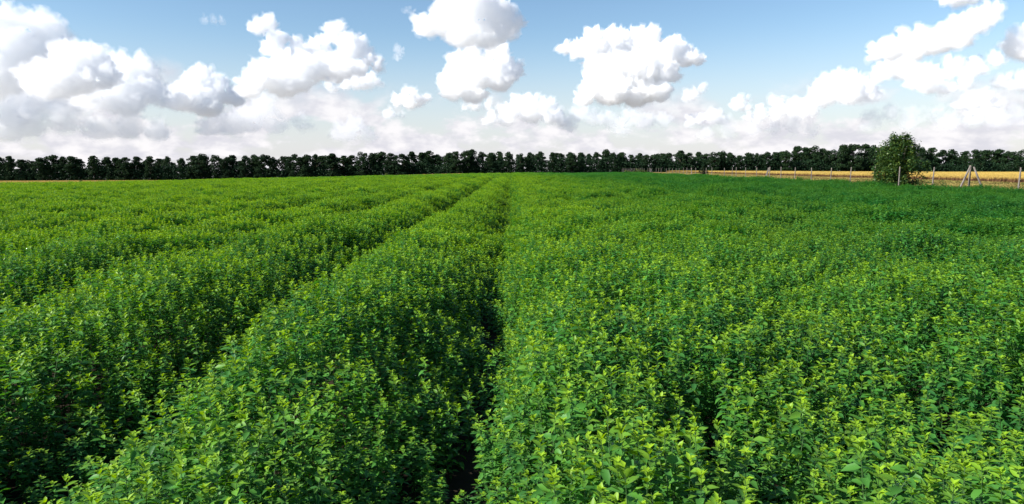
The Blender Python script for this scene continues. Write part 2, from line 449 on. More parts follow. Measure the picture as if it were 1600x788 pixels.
# ------------------------------------------------------------------ scattered growth by geometry nodes
def scatter(name, pts, rots, scls, idxs, sources, mat):
    col = bpy.data.collections.new(name + '_sources')
    for i, s in enumerate(sources): s.name = 'src_%02d_%s' % (i, name); col.objects.link(s)
    o = mesh_obj(name, pts, [], mat, attrs={'rot': rots, 'scl': scls, 'idx': idxs.astype(np.float32)})
    ng = bpy.data.node_groups.new(name + '_nodes', 'GeometryNodeTree')
    ng.interface.new_socket('Geometry', in_out='INPUT', socket_type='NodeSocketGeometry')
    ng.interface.new_socket('Geometry', in_out='OUTPUT', socket_type='NodeSocketGeometry')
    n = ng.nodes; l = ng.links
    gi = n.new('NodeGroupInput'); go = n.new('NodeGroupOutput')
    ip = n.new('GeometryNodeInstanceOnPoints'); ci = n.new('GeometryNodeCollectionInfo')
    ci.inputs['Collection'].default_value = col; ci.inputs['Separate Children'].default_value = True; ci.inputs['Reset Children'].default_value = True
    def na(nm, ty):
        a = n.new('GeometryNodeInputNamedAttribute'); a.data_type = ty; a.inputs['Name'].default_value = nm; return a.outputs[0]
    l.new(gi.outputs[0], ip.inputs['Points']); l.new(ci.outputs[0], ip.inputs['Instance'])
    ip.inputs['Pick Instance'].default_value = True
    fi = n.new('FunctionNodeFloatToInt'); l.new(na('idx', 'FLOAT'), fi.inputs[0]); l.new(fi.outputs[0], ip.inputs['Instance Index'])
    l.new(na('rot', 'FLOAT_VECTOR'), ip.inputs['Rotation']); l.new(na('scl', 'FLOAT_VECTOR'), ip.inputs['Scale'])
    l.new(ip.outputs[0], go.inputs[0])
    md = o.modifiers.new('scatter', 'NODES'); md.node_group = ng
    return o

# level-of-detail sources, origin at the canopy top
src = []
for i in range(8):           # 0-7 near shoots, whole leaves
    rs = np.random.default_rng(200 + i); LV = Leaves()
    shoot(LV, LV, (0, 0, -.62), (rs.normal(0, .02), rs.normal(0, .02), 0), rs, True, 1.0, 0.25)
    src.append(LV.build('s', [M_leaf, M_stem], link=False))
for i in range(6):           # 8-13 middle distance: sprig of four shoots, simple leaves
    rs = np.random.default_rng(300 + i); LV = Leaves()
    for k in range(4):
        a = k * 1.57 + rs.normal(0, .3); r = 0.05 + rs.random() * .05
        shoot(LV, None, (math.cos(a) * r, math.sin(a) * r, -.42), (math.cos(a) * r * 1.3, math.sin(a) * r * 1.3, -rs.random() * .08), rs, False, 1.15, 0.1)
    src.append(LV.build('s', [M_leaf, M_stem], link=False))
for i in range(6):           # 14-19 far: a patch about 0.8 m across
    rs = np.random.default_rng(400 + i); LV = Leaves()
    for k in range(190):
        x_, y_ = rs.uniform(-.46, .46, 2); zt = -abs(rs.normal(0, .13)) - .05 * (x_ * x_ + y_ * y_) * 4
        # small sprigs: three leaves fanned round a point
        tipq = 1.0 if rs.random() < .62 else 0.0
        a0 = rs.random() * 6.28
        for j in range(3):
            leaf(LV, (x_, y_, zt), a0 + j * 2.1, rs.uniform(.0, .9), 0.085, 0.05, tipq * (.35 + .65 * rs.random()) if zt > -.15 else 0, rs, False, .2, .3)
    src.append(LV.build('s', [M_leaf, M_stem], link=False))

def fence_x(y): return 21.6 + 0.074 * y          # the fence on the right, crop ends 0.6 m before it
def grid_pts(x0, x1, y0, y1, sp_, jit=.5):
    gx = np.arange(x0, x1, sp_); gy = np.arange(y0, y1, sp_); a, b = np.meshgrid(gx, gy)
    a = a.ravel() + rng.uniform(-jit, jit, a.size) * sp_; b = b.ravel() + rng.uniform(-jit, jit, b.size) * sp_
    return a, b
P, RO, SC, ID = [], [], [], []
def put(x, y, n0, nn, top_jit, smin, smax, zs=0.0, gapk=1.1, tilt=.10):
    gq, _ = furrow(x, y)
    keep = (rng.random(len(x)) > gq * gapk) & (x < fence_x(y) - .5) & (x > -104.5)
    x, y = x[keep], y[keep]
    c = np.maximum(canopy(x, y), .18) + rng.normal(0, top_jit, len(x)) + zs
    s = rng.uniform(smin, smax, len(x))
    P.append(np.stack([x, y, ground_h(x, y) + c], 1))
    RO.append(np.stack([rng.normal(0, tilt, len(x)), rng.normal(0, tilt, len(x)), rng.uniform(0, 6.28, len(x))], 1))
    SC.append(np.stack([s, s, s], 1)); ID.append(rng.integers(n0, n0 + nn, len(x)))
def infront(x, y, m): return np.abs(x) < 0.92 * np.maximum(y, 0) + m
# near: single shoots
x, y = grid_pts(-13, 13, -1.2, 10.5, 0.088)
own = (y > 2.12 - .075) & (y < NEAR_Y1 - sp) & (np.abs(x) < 0.775 * y + .07)
last = (y >= NEAR_Y1 - sp) & (y < NEAR_Y1) & (np.abs(x) < 0.775 * y + .07) & (x < LAST_X + .05)
clear = (np.abs(x) < .45) & (np.abs(y) < .5)
k = infront(x, y, 3.5) & ~own & ~last & ~clear
put(x[k], y[k], 0, 8, .055, .85, 1.15, gapk=.84)
# middle: sprigs of four
x, y = grid_pts(-36, 26, 10.4, 34, 0.17)
k = infront(x, y, 3); put(x[k], y[k], 8, 6, .035, .9, 1.15)
x, y = grid_pts(-60, 28, 34, 60, 0.24)
k = infront(x, y, 3); put(x[k], y[k], 8, 6, .04, 1.25, 1.55)
# far: patches
x, y = grid_pts(-92, 32, 60, 96, 0.36); k = infront(x, y, 3); put(x[k], y[k], 8, 6, .06, 1.7, 2.2)
x, y = grid_pts(-104, 40, 96, 125, 0.50); k = infront(x, y, 4); put(x[k], y[k], 14, 6, .03, .85, 1.1, -.06, .9, .05)
x, y = grid_pts(-104, 40, 125, 200, 0.75); k = infront(x, y, 4); put(x[k], y[k], 14, 6, .03, 1.2, 1.5, -.14, .8, .05)
P = np.concatenate(P); RO = np.concatenate(RO); SC = np.concatenate(SC); ID = np.concatenate(ID)
print('crop instances', len(P))
o = scatter('crop_field', P, RO, SC, ID, src, M_leaf)
tag(o, 'dense green leafy crop filling the field in long beds with dark furrows', 'crop field', kind='stuff')

# ------------------------------------------------------------------ wheat beyond the fences, dry verge
def straw_src(seed, n, w_, h_, spread, lean):
    rs = np.random.default_rng(seed); LV = Leaves()
    for k in range(n):
        x_, y_ = rs.uniform(-spread, spread, 2); a = rs.random() * 6.28; ln = h_ * rs.uniform(.75, 1.0)
        dx, dy = rs.normal(0, lean, 2)
        c, s_ = math.cos(a) * w_, math.sin(a) * w_
        v = [(x_ - c, y_ - s_, 0), (x_ + c, y_ + s_, 0), (x_ + c + dx * .6, y_ + s_ + dy * .6, ln * .72), (x_ - c + dx * .6, y_ - s_ + dy * .6, ln * .72),
             (x_ + dx + c * 1.6, y_ + dy + s_ * 1.6, ln * .86), (x_ + dx * 1.4 - c * .8, y_ + dy * 1.4, ln), (x_ + dx * .8 - c * 1.6, y_ + dy * .8 - s_ * 1.6, ln * .86)]
        LV.add(v, [(0, 1, 2, 3), (3, 2, 4, 6)], [(6, 4, 5)], np.array([0, 0, .0, .0, .5, 1, .5]), rs.random())
    return LV
def field_scatter(name, sets, sources, mat, zsc=1.0):
    Pp, Rr, Ss, Ii = [], [], [], []
    for x, y, smin, smax, n0, nn in sets:
        s = rng.uniform(smin, smax, len(x))
        Pp.append(np.stack([x, y, ground_h(x, y)], 1)); Rr.append(np.stack([0 * x, 0 * x, rng.uniform(0, 6.28, len(x))], 1))
        Ss.append(np.stack([s, s, zsc * (1 if smax > 1.3 or smin > .8 else s)], 1) if np.isscalar(zsc * 1.0) and not (smax > 1.3 or smin > .8) else np.stack([s, s, np.full(len(s), zsc) * rng.uniform(.92, 1.05, len(s))], 1)); Ii.append(rng.integers(n0, n0 + nn, len(x)))
    return scatter(name, np.concatenate(Pp), np.concatenate(Rr), np.concatenate(Ss), np.concatenate(Ii), sources, mat)
wsrc = [straw_src(500 + i, 110, .013, .80, .42, .05).build('s', [M_wheat], link=False) for i in range(4)]
def wheat_edge(y): return fence_x(y) + 19.5
sets = []
x, y = grid_pts(38, 260, 50, 130, .62); k = (x > wheat_edge(y)) & (np.abs(x) < .95 * y + 4); sets.append((x[k], y[k], .9, 1.1, 0, 4))
x, y = grid_pts(38, 260, 130, 268, 1.15); k = (x > wheat_edge(y)) & (np.abs(x) < .95 * y + 4); sets.append((x[k], y[k], 1.5, 1.9, 0, 4))
o = field_scatter('wheat_field', sets, wsrc, M_wheat)
tag(o, 'ripe golden wheat standing beyond the posts on the right', 'wheat field', kind='stuff')
x, y = grid_pts(-290, -20, 110, 275, 1.1); k = ((x < -106) | (y > 203)) & (np.abs(x) < .95 * y + 4)
o = field_scatter('wheat_field', [(x[k], y[k], 1.5, 1.9, 0, 4)], [s.copy() for s in wsrc], M_wheat, .50)
tag(o, 'thin golden strip of wheat at the foot of the trees on the left', 'wheat field', kind='stuff')
vsrc = [straw_src(520 + i, 80, .010, .30, .32, .12).build('s', [M_verge], link=False) for i in range(5)]
x, y = grid_pts(22, 75, 25, 250, .55, .8)
k = (x > fence_x(y) + .1) & (x < wheat_edge(y) + .8) & (np.abs(x) < .95 * y + 4)
x, y = x[k], y[k]; k = noise2(x * .35, y * .3, 21) + rng.uniform(-.2, .2, len(x)) > .36
o = field_scatter('verge_grass', [(x[k], y[k], .45, 1.25, 0, 5)], vsrc, M_verge)
tag(o, 'tufted dry yellow grass between the posts and the wheat', 'grass', kind='stuff')

# ------------------------------------------------------------------ trees
def limb(LV, a, b, r0, r1, rs, seg=4, wob=.08):
    a = np.asarray(a, float); b = np.asarray(b, float); Lg = np.linalg.norm(b - a); prev = a; pr = r0
    for i in range(1, seg + 1):
        t_ = i / seg; pnt = a + (b - a) * t_ + (rs.normal(0, wob * Lg / seg, 3) if i < seg else 0); rr = r0 + (r1 - r0) * t_
        stick(LV, prev, pnt, pr, rr, mi=0, n=6); prev = pnt; pr = rr
def make_tree(seed, H=10.5, shape='oval', leafn=2600, ls=.36, wid=3.0, low=.16, mat=None, clumps=34):
    rs = np.random.default_rng(seed); T = Leaves(); K = Leaves()
    th = H * rs.uniform(.5, .62)
    lean = rs.normal(0, .25, 2)
    limb(T, (0, 0, -.15), (lean[0], lean[1], th), H * .020, H * .011, rs, 5, .05)
    blobs = []
    for i in range(clumps):
        f = rs.uniform(low, 1.0)
        tp = min(1.0, max(.02, (1.03 - f)) / (.42 if shape == 'oval' else .30)) ** .55
        if shape == 'oval': rad = wid * .88 * tp
        elif shape == 'round': rad = wid * 1.05 * tp
        else: rad = wid * (.80 + .25 * f) * tp * rs.uniform(.7, 1.15)
        a = rs.random() * 6.28; rr = rad * math.sqrt(rs.random()) * .88
        c = np.array([math.cos(a) * rr + lean[0], math.sin(a) * rr + lean[1], f * H * .94])
        br = rs.uniform(.045, .095) * H
        blobs.append((c, br))
        if i % 3 == 0:
            z0 = max(.12 * H, min(th * .98, c[2] * .62))
            limb(T, (lean[0] * z0 / th, lean[1] * z0 / th, z0), c, H * .007, H * .002, rs, 3, .12)
    wts = np.array([b[1] ** 2 for b in blobs]); wts /= wts.sum()
    cnt = rs.multinomial(leafn, wts)
    for (c, br), n in zip(blobs, cnt):
        d = rs.normal(size=(n, 3)); d /= np.linalg.norm(d, axis=1)[:, None]
        r_ = br * (0.55 + .55 * rs.random(n) ** .6); d[:, 2] *= .72
        pts = c + d * r_[:, None]
        cb = rs.random() * .5
        ax = rs.normal(size=(n, 3)); ax /= np.linalg.norm(ax, axis=1)[:, None]
        bx = np.cross(ax, rs.normal(size=(n, 3))); bx /= np.linalg.norm(bx, axis=1)[:, None]
        s = ls * rs.uniform(.6, 1.25, n)[:, None]
        v = np.stack([pts - ax * s * .5, pts + bx * s * .30, pts + ax * s * .55, pts - bx * s * .30], 1).reshape(-1, 3)
        qd = np.arange(n * 4).reshape(-1, 4)
        K.v.append(v); K.q.append(qd + K.n); K.qm += [0] * n; K.n += n * 4
        K.age.append(np.repeat(np.clip(rs.random(n) * 1.3 - .6, 0, 1), 4)); K.var.append(np.repeat(np.clip(cb + rs.random(n) * .5, 0, 1), 4))
    root = empty('tree', (0, 0, 0))
    T.build('trunk', [M_bark], root, smooth=True)
    K.build('crown', [mat or M_tree], root)
    return root
shapes = ['oval', 'round', 'vase', 'oval', 'oval', 'round', 'vase', 'oval', 'round', 'oval', 'vase', 'oval']
words = {'oval': 'tall oval', 'round': 'broad rounded', 'vase': 'ragged spreading'}
tprotos = [make_tree(600 + i, 10.5, shapes[i], 7600, .40, 3.3 if shapes[i] != 'oval' else 3.0, .06 + .02 * (i % 4), clumps=62 + 6 * (i % 4)) for i in range(12)]
tops = [(-40,245),(-18,246),(2,245),(16,244.5),(34,249),(50,250),(65,247),(84,243),(100,244.5),(113,244),(126,248),(147,243.5),(168,245),(182,247),(195,246),(214,244.5),
 (235,244),(250,248),(263,245),(284,247),(300,243),(315,241),(338,243),(352,245),(364,242),(384,244),(398,242.5),(411,241),(428,245),(445,244),(460,241.5),(476,241),(492,241.5),(506,243),(520,240.5),
 (535,243),(552,243),(568,237.5),(583,240),(596,238),(611,240),(627,241),(642,236.5),(657,238),(670,236),(685,241),(700,240),(714,237),(729,236),(740,234),(753,238),(766,239.5),(780,237),(794,238),
 (812,242),(828,239),(845,237.5),(862,238),(878,240.5),(893,240),(907,240),(920,241),(932,238.5),(948,234),(960,238),(972,239),(985,242),(998,244),(1010,242.5),(1022,241),(1034,240),(1047,239.5),(1063,235),
 (1075,239),(1089,244),(1102,241),(1115,238),(1130,238),(1143,241.5),(1155,243),(1170,241),(1183,240),(1195,237),(1210,238),(1227,235),(1245,229),(1258,231),(1268,228),(1284,233),(1300,234),(1318,226),
 (1332,225),(1348,226),(1365,227.5),(1382,230),(1400,231),(1420,230),(1440,231),(1456,231),(1472,235),(1488,233.5),(1508,236),(1524,234.5),(1540,234),(1558,234),(1575,236),(1592,234),(1612,233),(1634,234)]
def ordinal(n):
    if 10 <= n % 100 <= 20: return '%dth' % n
    return '%d%s' % (n, {1: 'st', 2: 'nd', 3: 'rd'}.get(n % 10, 'th'))
TY = 288.0
tused = set(); nfront = 0
def place_tree(k, x, y, H, rz, wx, label, group, sx=None):
    if k not in tused: tused.add(k); o = tprotos[k]
    else:
        s_ = tprotos[k]; o = s_.copy(); C.objects.link(o)
        for ch in s_.children:
            c = ch.copy(); C.objects.link(c); c.parent = o
    o.location = (x, y, gh(x, y)); s = H / 10.5
    o.rotation_euler = (0, 0, rz); o.scale = (s * wx, s * wx, s)
    tag(o, label, 'tree', group)
    return o
tops = [q for q in tops if -10 < q[0] < 1612]
for i, (tx, ty) in enumerate(tops):
    y = TY + rng.uniform(-4, 4)
    x = at_depth(tx, y)
    hy = 265.0 - (tx - 800) * math.tan(R(-ROLL))
    H = EYE + (hy - ty) / F * y - gh(x, y)
    k = int(rng.integers(0, 12))
    wx = rng.uniform(.85, 1.4)
    wd_ = ('narrow ' if wx < .9 else '')
    if tx < 800: lb = 'dark tree with %s%s crown, %s from the left end of the tree line' % (wd_, words[shapes[k]], ordinal(i + 1))
    else: lb = 'dark tree with %s%s crown, %s from the right end of the tree line' % (wd_, words[shapes[k]], ordinal(len(tops) - i))
    place_tree(k, x, y, H * 1.0, rng.uniform(0, 6.28), wx, lb, 'front trees of the windbreak along the horizon')
for i in range(64):
    y = TY + rng.uniform(8, 14); tx = -10 + i * 25.7 + rng.uniform(-8, 8); x = at_depth(tx, y)
    place_tree(int(rng.integers(0, 12)), x, y, rng.uniform(7.6, 9.8), rng.uniform(0, 6.28), rng.uniform(1.0, 1.35),
               'shadowed tree of the back row, %s from its left end, seen between front crowns' % ordinal(i + 1), 'back row trees of the windbreak')

# undergrowth at the foot of the windbreak
LV = Leaves(); rs = np.random.default_rng(44)
n = 95000
ux = rs.uniform(-238, 238, n); uy = TY + rs.uniform(-5, 7, n)
top = 3.2 + 3.2 * noise2(ux * .22, ux * 0, 31) + 1.2 * noise2(ux * .9, uy * .3, 32)
uz = ground_h(ux, uy) + top * rs.random(n) ** 1.35
pts = np.stack([ux, uy, uz], 1)
ax = rs.normal(size=(n, 3)); ax /= np.linalg.norm(ax, axis=1)[:, None]; bx = np.cross(ax, rs.normal(size=(n, 3))); bx /= np.linalg.norm(bx, axis=1)[:, None]
s = (.62 * rs.uniform(.6, 1.3, n))[:, None]
LV.v.append(np.stack([pts - ax * s * .5, pts + bx * s * .32, pts + ax * s * .55, pts - bx * s * .32], 1).reshape(-1, 3)); LV.q.append(np.arange(n * 4).reshape(-1, 4)); LV.qm = [0] * n; LV.n = n * 4
LV.age.append(np.zeros(n * 4)); LV.var.append(np.repeat(rs.random(n), 4))
tag(LV.build('undergrowth', [M_tree]), 'dark tangle of low brush under the line of trees', 'undergrowth', kind='stuff')

# big round bush behind the fence on the right
def make_bush(name, H, wid, n, ls, seed, label, cat, loc, mat=M_bush, clumps=40, shape='bushy', group=None):
    rs = np.random.default_rng(seed); T = Leaves(); K = Leaves()
    for i in range(5):
        a = i * 1.26 + rs.normal(0, .3); limb(T, (0.08 * math.cos(a), .08 * math.sin(a), -.1), (math.cos(a) * wid * .45, math.sin(a) * wid * .45, H * rs.uniform(.55, .85)), H * .016, H * .005, rs, 5, .1)
    limb(T, (0, 0, -.1), (rs.normal(0, .1), rs.normal(0, .1), H * .85), H * .02, H * .005, rs, 5, .06)
    per = n // clumps
    for i in range(clumps):
        f = rs.random() ** 1.15
        # outline widest in the middle, uneven top
        prof = (0.72 + .5 * math.sin(min(1, f * .95 + .12) * math.pi * .92)) if shape == 'bushy' else (1 - .55 * f)
        rad = wid * min(1.0, prof)
        if f > .62: rad *= max(.25, (1.12 - f) / .5)
        a = rs.random() * 6.28; rr = rad * math.sqrt(rs.random())
        c = np.array([math.cos(a) * rr, math.sin(a) * rr, H * (.06 + .88 * f)])
        dirn = np.array([math.cos(a) * .6, math.sin(a) * .6, .9]); dirn /= np.linalg.norm(dirn)
        lng = H * rs.uniform(.09, .17)
        for j in range(per):
            t_ = rs.uniform(-.8, 1); b_ = c + dirn * lng * t_ + rs.normal(0, .045 * H * (1.25 - .8 * max(0, t_)), 3)
            leaf(K, b_, rs.random() * 6.28, rs.uniform(-.5, .6), ls * rs.uniform(.6, 1.15), ls * .5, max(0, rs.random() * 1.5 - .8), rs, False, .2, .35, rs.normal(0, .4))
    root = empty(name, loc)
    T.build('branches', [M_bark], root, smooth=True); K.build('crown', [mat], root)
    tag(root, label, cat, group)
    return root
by = 46.0
make_bush('bush', 3.75, 1.5, 15000, .18, 71, 'big round leafy bush behind the posts, taller than the tree line', 'bush', (at_depth(1404, by), by, 0), clumps=120)
by = 106.0
make_bush('sapling', 2.75, .75, 1800, .22, 72, 'slim dark young tree among the posts, left of the big round bush', 'tree', (at_depth(1100, by), by, 0), mat=M_tree, clumps=22, shape='cone')
for tx, by, H, wd, lb in ((997, 186, 1.7, 1.3, 'low olive bush by the far braced post'), (981, 196, 1.3, 1.6, 'low wide bush at the far end of the row of posts'),
                          (1006, 172, 1.25, 1.0, 'small yellowish bush just right of the low olive bush')):
    make_bush('bush', H, wd, 500, .26, 80 + tx, lb, 'bush', (at_depth(tx, by), by, gh(at_depth(tx, by), by)), mat=M_weed, clumps=16)
for tx, by, H, wd, lb in ((125, 165, 1.35, 1.0, 'small green shrub among the short posts at the far left edge'), (604, 205, 1.3, .9, 'small pale weed clump before the trees left of centre'),
                          (350, 204, 1.1, 3.0, 'low wide weed patch at the left far edge of the crop')):
    x = at_depth(tx, by); make_bush('shrub', H, wd, 300, .22, 90 + tx, lb, 'shrub', (x, by, gh(x, by)), mat=M_weed, clumps=12)
for tx, by, H, lb in ((1474, 40.5, .95, 'green weed clump between the big bush and the braced post'), (1462, 39.8, .85, 'green weeds at the foot of the leaning post right of the bush'),
                      (1596, 34.0, .95, 'green weed clump beside the rightmost post'), (1440, 44.5, .9, 'green weed clump under the right side of the big bush')):
    x = at_depth(tx, by); make_bush('weed_clump', H, .42, 420, .09, 120 + tx, lb, 'weed', (x, by, 0), mat=M_weed, clumps=14)

# ------------------------------------------------------------------ fence posts
def box_bar(LV, a, b, w_, d_, chamfer=.012):
    """square bar with chamfered edges between two points, tapered a little, slightly uneven"""
    a = np.asarray(a, float); b = np.asarray(b, float); d, s_, n_ = frame(b - a, (0, 1, 0.001))
    prof = []
    for sx, sy in ((1, 1), (-1, 1), (-1, -1), (1, -1)):
        p1 = (sx * w_ / 2, sy * (d_ / 2 - chamfer)); p2 = (sx * (w_ / 2 - chamfer), sy * d_ / 2)
        prof += ([p1, p2] if sx * sy > 0 else [p2, p1])
    m = len(prof); vs = []; seg = 4
    for i in range(seg + 1):
        t_ = i / seg; c = a + (b - a) * t_ + s_ * .006 * math.sin(t_ * 5 + w_ * 90); k = 1 - .12 * t_
        if i == seg: k *= .9
        vs += [c + s_ * px_ * k + n_ * py_ * k for px_, py_ in prof]
    vs.append(a); vs.append(b + d * .012)
    qs = [(i * m + j, i * m + (j + 1) % m, (i + 1) * m + (j + 1) % m, (i + 1) * m + j) for i in range(seg) for j in range(m)]
    ts = [(seg * m + j, seg * m + (j + 1) % m, (seg + 1) * m + 1) for j in range(m)] + [((j + 1) % m, j, (seg + 1) * m) for j in range(m)]
    LV.add(vs, qs, ts, 0, .5)
def post_mesh(h, w_, lx, ly, mat):
    LV = Leaves(); box_bar(LV, (0, 0, -.3), (lx, ly, h), w_, w_ * .95)
    for z_ in (.45, .8, 1.15, h - .12):                    # wire staples / notches
        f = z_ / h; box_bar(LV, (lx * f - .01, ly * f - w_ * .5 - .012, z_ - .02), (lx * f + .01, ly * f - w_ * .5 - .012, z_ + .02), .02, .02, .003)
    return LV.build('fence_post', [mat])
pm = []
def new_post(x, y, h, w_, lx, ly, mat, label, group):
    o = post_mesh(h, w_, lx, ly, mat); o.location = (x, y, gh(x, y)); tag(o, label, 'fence post', group); return o
protos_p = {}
def post_copy(key, x, y, rz, s, label, group):
    mat = M_post if key[0] == 'c' else M_post_d
    if key not in protos_p:
        i = int(key[1]); o = post_mesh(1.73, .070, (.02, -.04, .05)[i], (.02, .03, -.03)[i], mat); protos_p[key] = o
    else: o = protos_p[key].copy(); C.objects.link(o)
    o.location = (x, y, gh(x, y)); o.rotation_euler = (0, 0, rz); o.scale = (1, 1, s)
    tag(o, label, 'fence post', group); return o
GP = 'posts of the fence along the right side of the field'
kb = {1: 'braced', 10: 'braced', 21: 'braced', 35: 'braced'}
brace_lab = {1: 'wooden post braced by two slanting struts, nearest and largest of its kind', 10: 'post braced by slanting struts, the nearer one left of the big bush',
             21: 'post with pale slanting strut just left of the slim young tree', 35: 'farthest post with a slanting strut, at the far end of the row'}
def braced(x, y, key, label, legs):
    root = empty('braced_fence_post', (x, y, gh(x, y)))
    LV = Leaves(); box_bar(LV, (0, 0, -.3), (.03, 0, 1.80), .09, .09); LV.build('post', [M_post_d], root)
    for (lx, ly) in legs:
        LV = Leaves(); q_ = -.04 if ly < 0 else .04
        box_bar(LV, (lx, ly, -.1), (.03 + .10 * (1 if lx > 0 else -1), .12 * (1 if ly > 0 else -1), 1.72), .085, .08); LV.build('strut', [M_post], root)
    tag(root, label, 'fence post', GP); return root
z0, dz = 32.5, 3.93
xs_post = {0: 1590, 1: 1513, 2: 1456, 3: 1404, 4: 1366, 5: 1327.5, 6: 1297, 7: 1268, 8: 1241, 9: 1220.5, 10: 1202, 11: 1182, 12: 1165.5, 13: 1150}
left_n = 0
for k in range(0, 56):
    y = z0 + dz * k
    if k in xs_post:
        y = 23070.0 / (xs_post[k] - 880)
    x = fence_x(y)
    if k in kb:
        legs = {1: [(-.90, -.25), (.74, -.45)], 10: [(-.75, -1.1)], 21: [(-.15, -1.2), ], 35: [(.1, -1.3)]}[k]
        if k == 10: legs = [(-.8, -.5), (-.35, .9)]
        braced(x, y, k, brace_lab[k], legs)
        if k > 3: left_n += 1
        continue
    if k in (16, 29, 33, 37): 
        left_n += 1; continue
    if k == 0: lb = 'weathered pale post, the rightmost one'
    elif k == 2: lb = 'pale post leaning slightly, first to the right of the big bush'
    elif k == 3: lb = 'thin pale post standing in front of the big round bush'
    else:
        left_n += 1; lb = 'weathered square post, %s to the left of the big round bush' % ordinal(left_n)
    key = ('c' if (k % 5 != 1) else 'd') + str(int(rng.integers(0, 3)))
    if k == 2: key = 'c2'
    post_copy(key, x, y, rng.uniform(-.2, .2), rng.uniform(.96, 1.05), lb, GP)
# short posts of the fence on the far left edge
GL = 'short dark posts along the left edge of the field'
for i, tx in enumerate((18, 40, 59, 78, 96, 112, 141, 155, 169, 184, 198, 211, 234, 255)):
    y = 104.5 / ((800 - tx) / F); x = -104.9
    post_copy('d' + str(i % 3), x, y, rng.uniform(-.3, .3), .66 * rng.uniform(.9, 1.1),
              'short dark post on the left edge of the crop, %s from the left' % ordinal(i + 1), GL)

# ------------------------------------------------------------------ clouds: closed lumps of droplets, lit by sun and sky
def cloud_mat(name, dens, alb=.996, an=0.0):
    m, t, out = newmat(name)
    v = t.nodes.new('ShaderNodeVolumeScatter'); v.inputs['Color'].default_value = (alb, alb - .0035, alb, 1); v.inputs['Density'].default_value = dens
    v.inputs['Anisotropy'].default_value = an
    t.links.new(v.outputs[0], out.inputs['Volume']); return m
ico = None
def ico_arrays():
    import bmesh
    bm = bmesh.new(); bmesh.ops.create_icosphere(bm, subdivisions=2, radius=1)
    v = np.array([x.co[:] for x in bm.verts]); f = np.array([[q.index for q in x.verts] for x in bm.faces]); bm.free(); return v, f
ICO = ico_arrays()
def drop_inner_shells(me):
    nv = len(me.vertices); ne = len(me.edges); e = np.empty(ne * 2, np.int32); me.edges.foreach_get('vertices', e); e = e.reshape(-1, 2)
    lab = np.arange(nv)
    while True:
        m = np.minimum(lab[e[:, 0]], lab[e[:, 1]]); old = lab.copy()
        np.minimum.at(lab, e[:, 0], m); np.minimum.at(lab, e[:, 1], m); lab = lab[lab]
        if (lab == old).all(): break
    co = np.empty(nv * 3, np.float32); me.vertices.foreach_get('co', co); co = co.reshape(-1, 3).astype(float)
    me.calc_loop_triangles(); tr = np.empty(len(me.loop_triangles) * 3, np.int32); me.loop_triangles.foreach_get('vertices', tr); tr = tr.reshape(-1, 3)
    vol = np.einsum('ij,ij->i', co[tr[:, 0]], np.cross(co[tr[:, 1]], co[tr[:, 2]])) / 6
    V = np.bincount(lab[tr[:, 0]], vol, nv)
    good = V > 0.0008 * V.max()
    print('shells', int((V != 0).sum()), 'kept', int(good.sum()))
    kv = good[lab]; new = np.cumsum(kv) - 1
    npoly = len(me.polygons); fl = np.empty(npoly * 4, np.int32); me.loops.foreach_get('vertex_index', fl); fl = fl.reshape(-1, 4); fl = new[fl[kv[fl[:, 0]]]]
    o2 = mesh_obj('cloud', co[kv], fl, [], link=False, smooth=True); d = o2.data; bpy.data.objects.remove(o2); return d
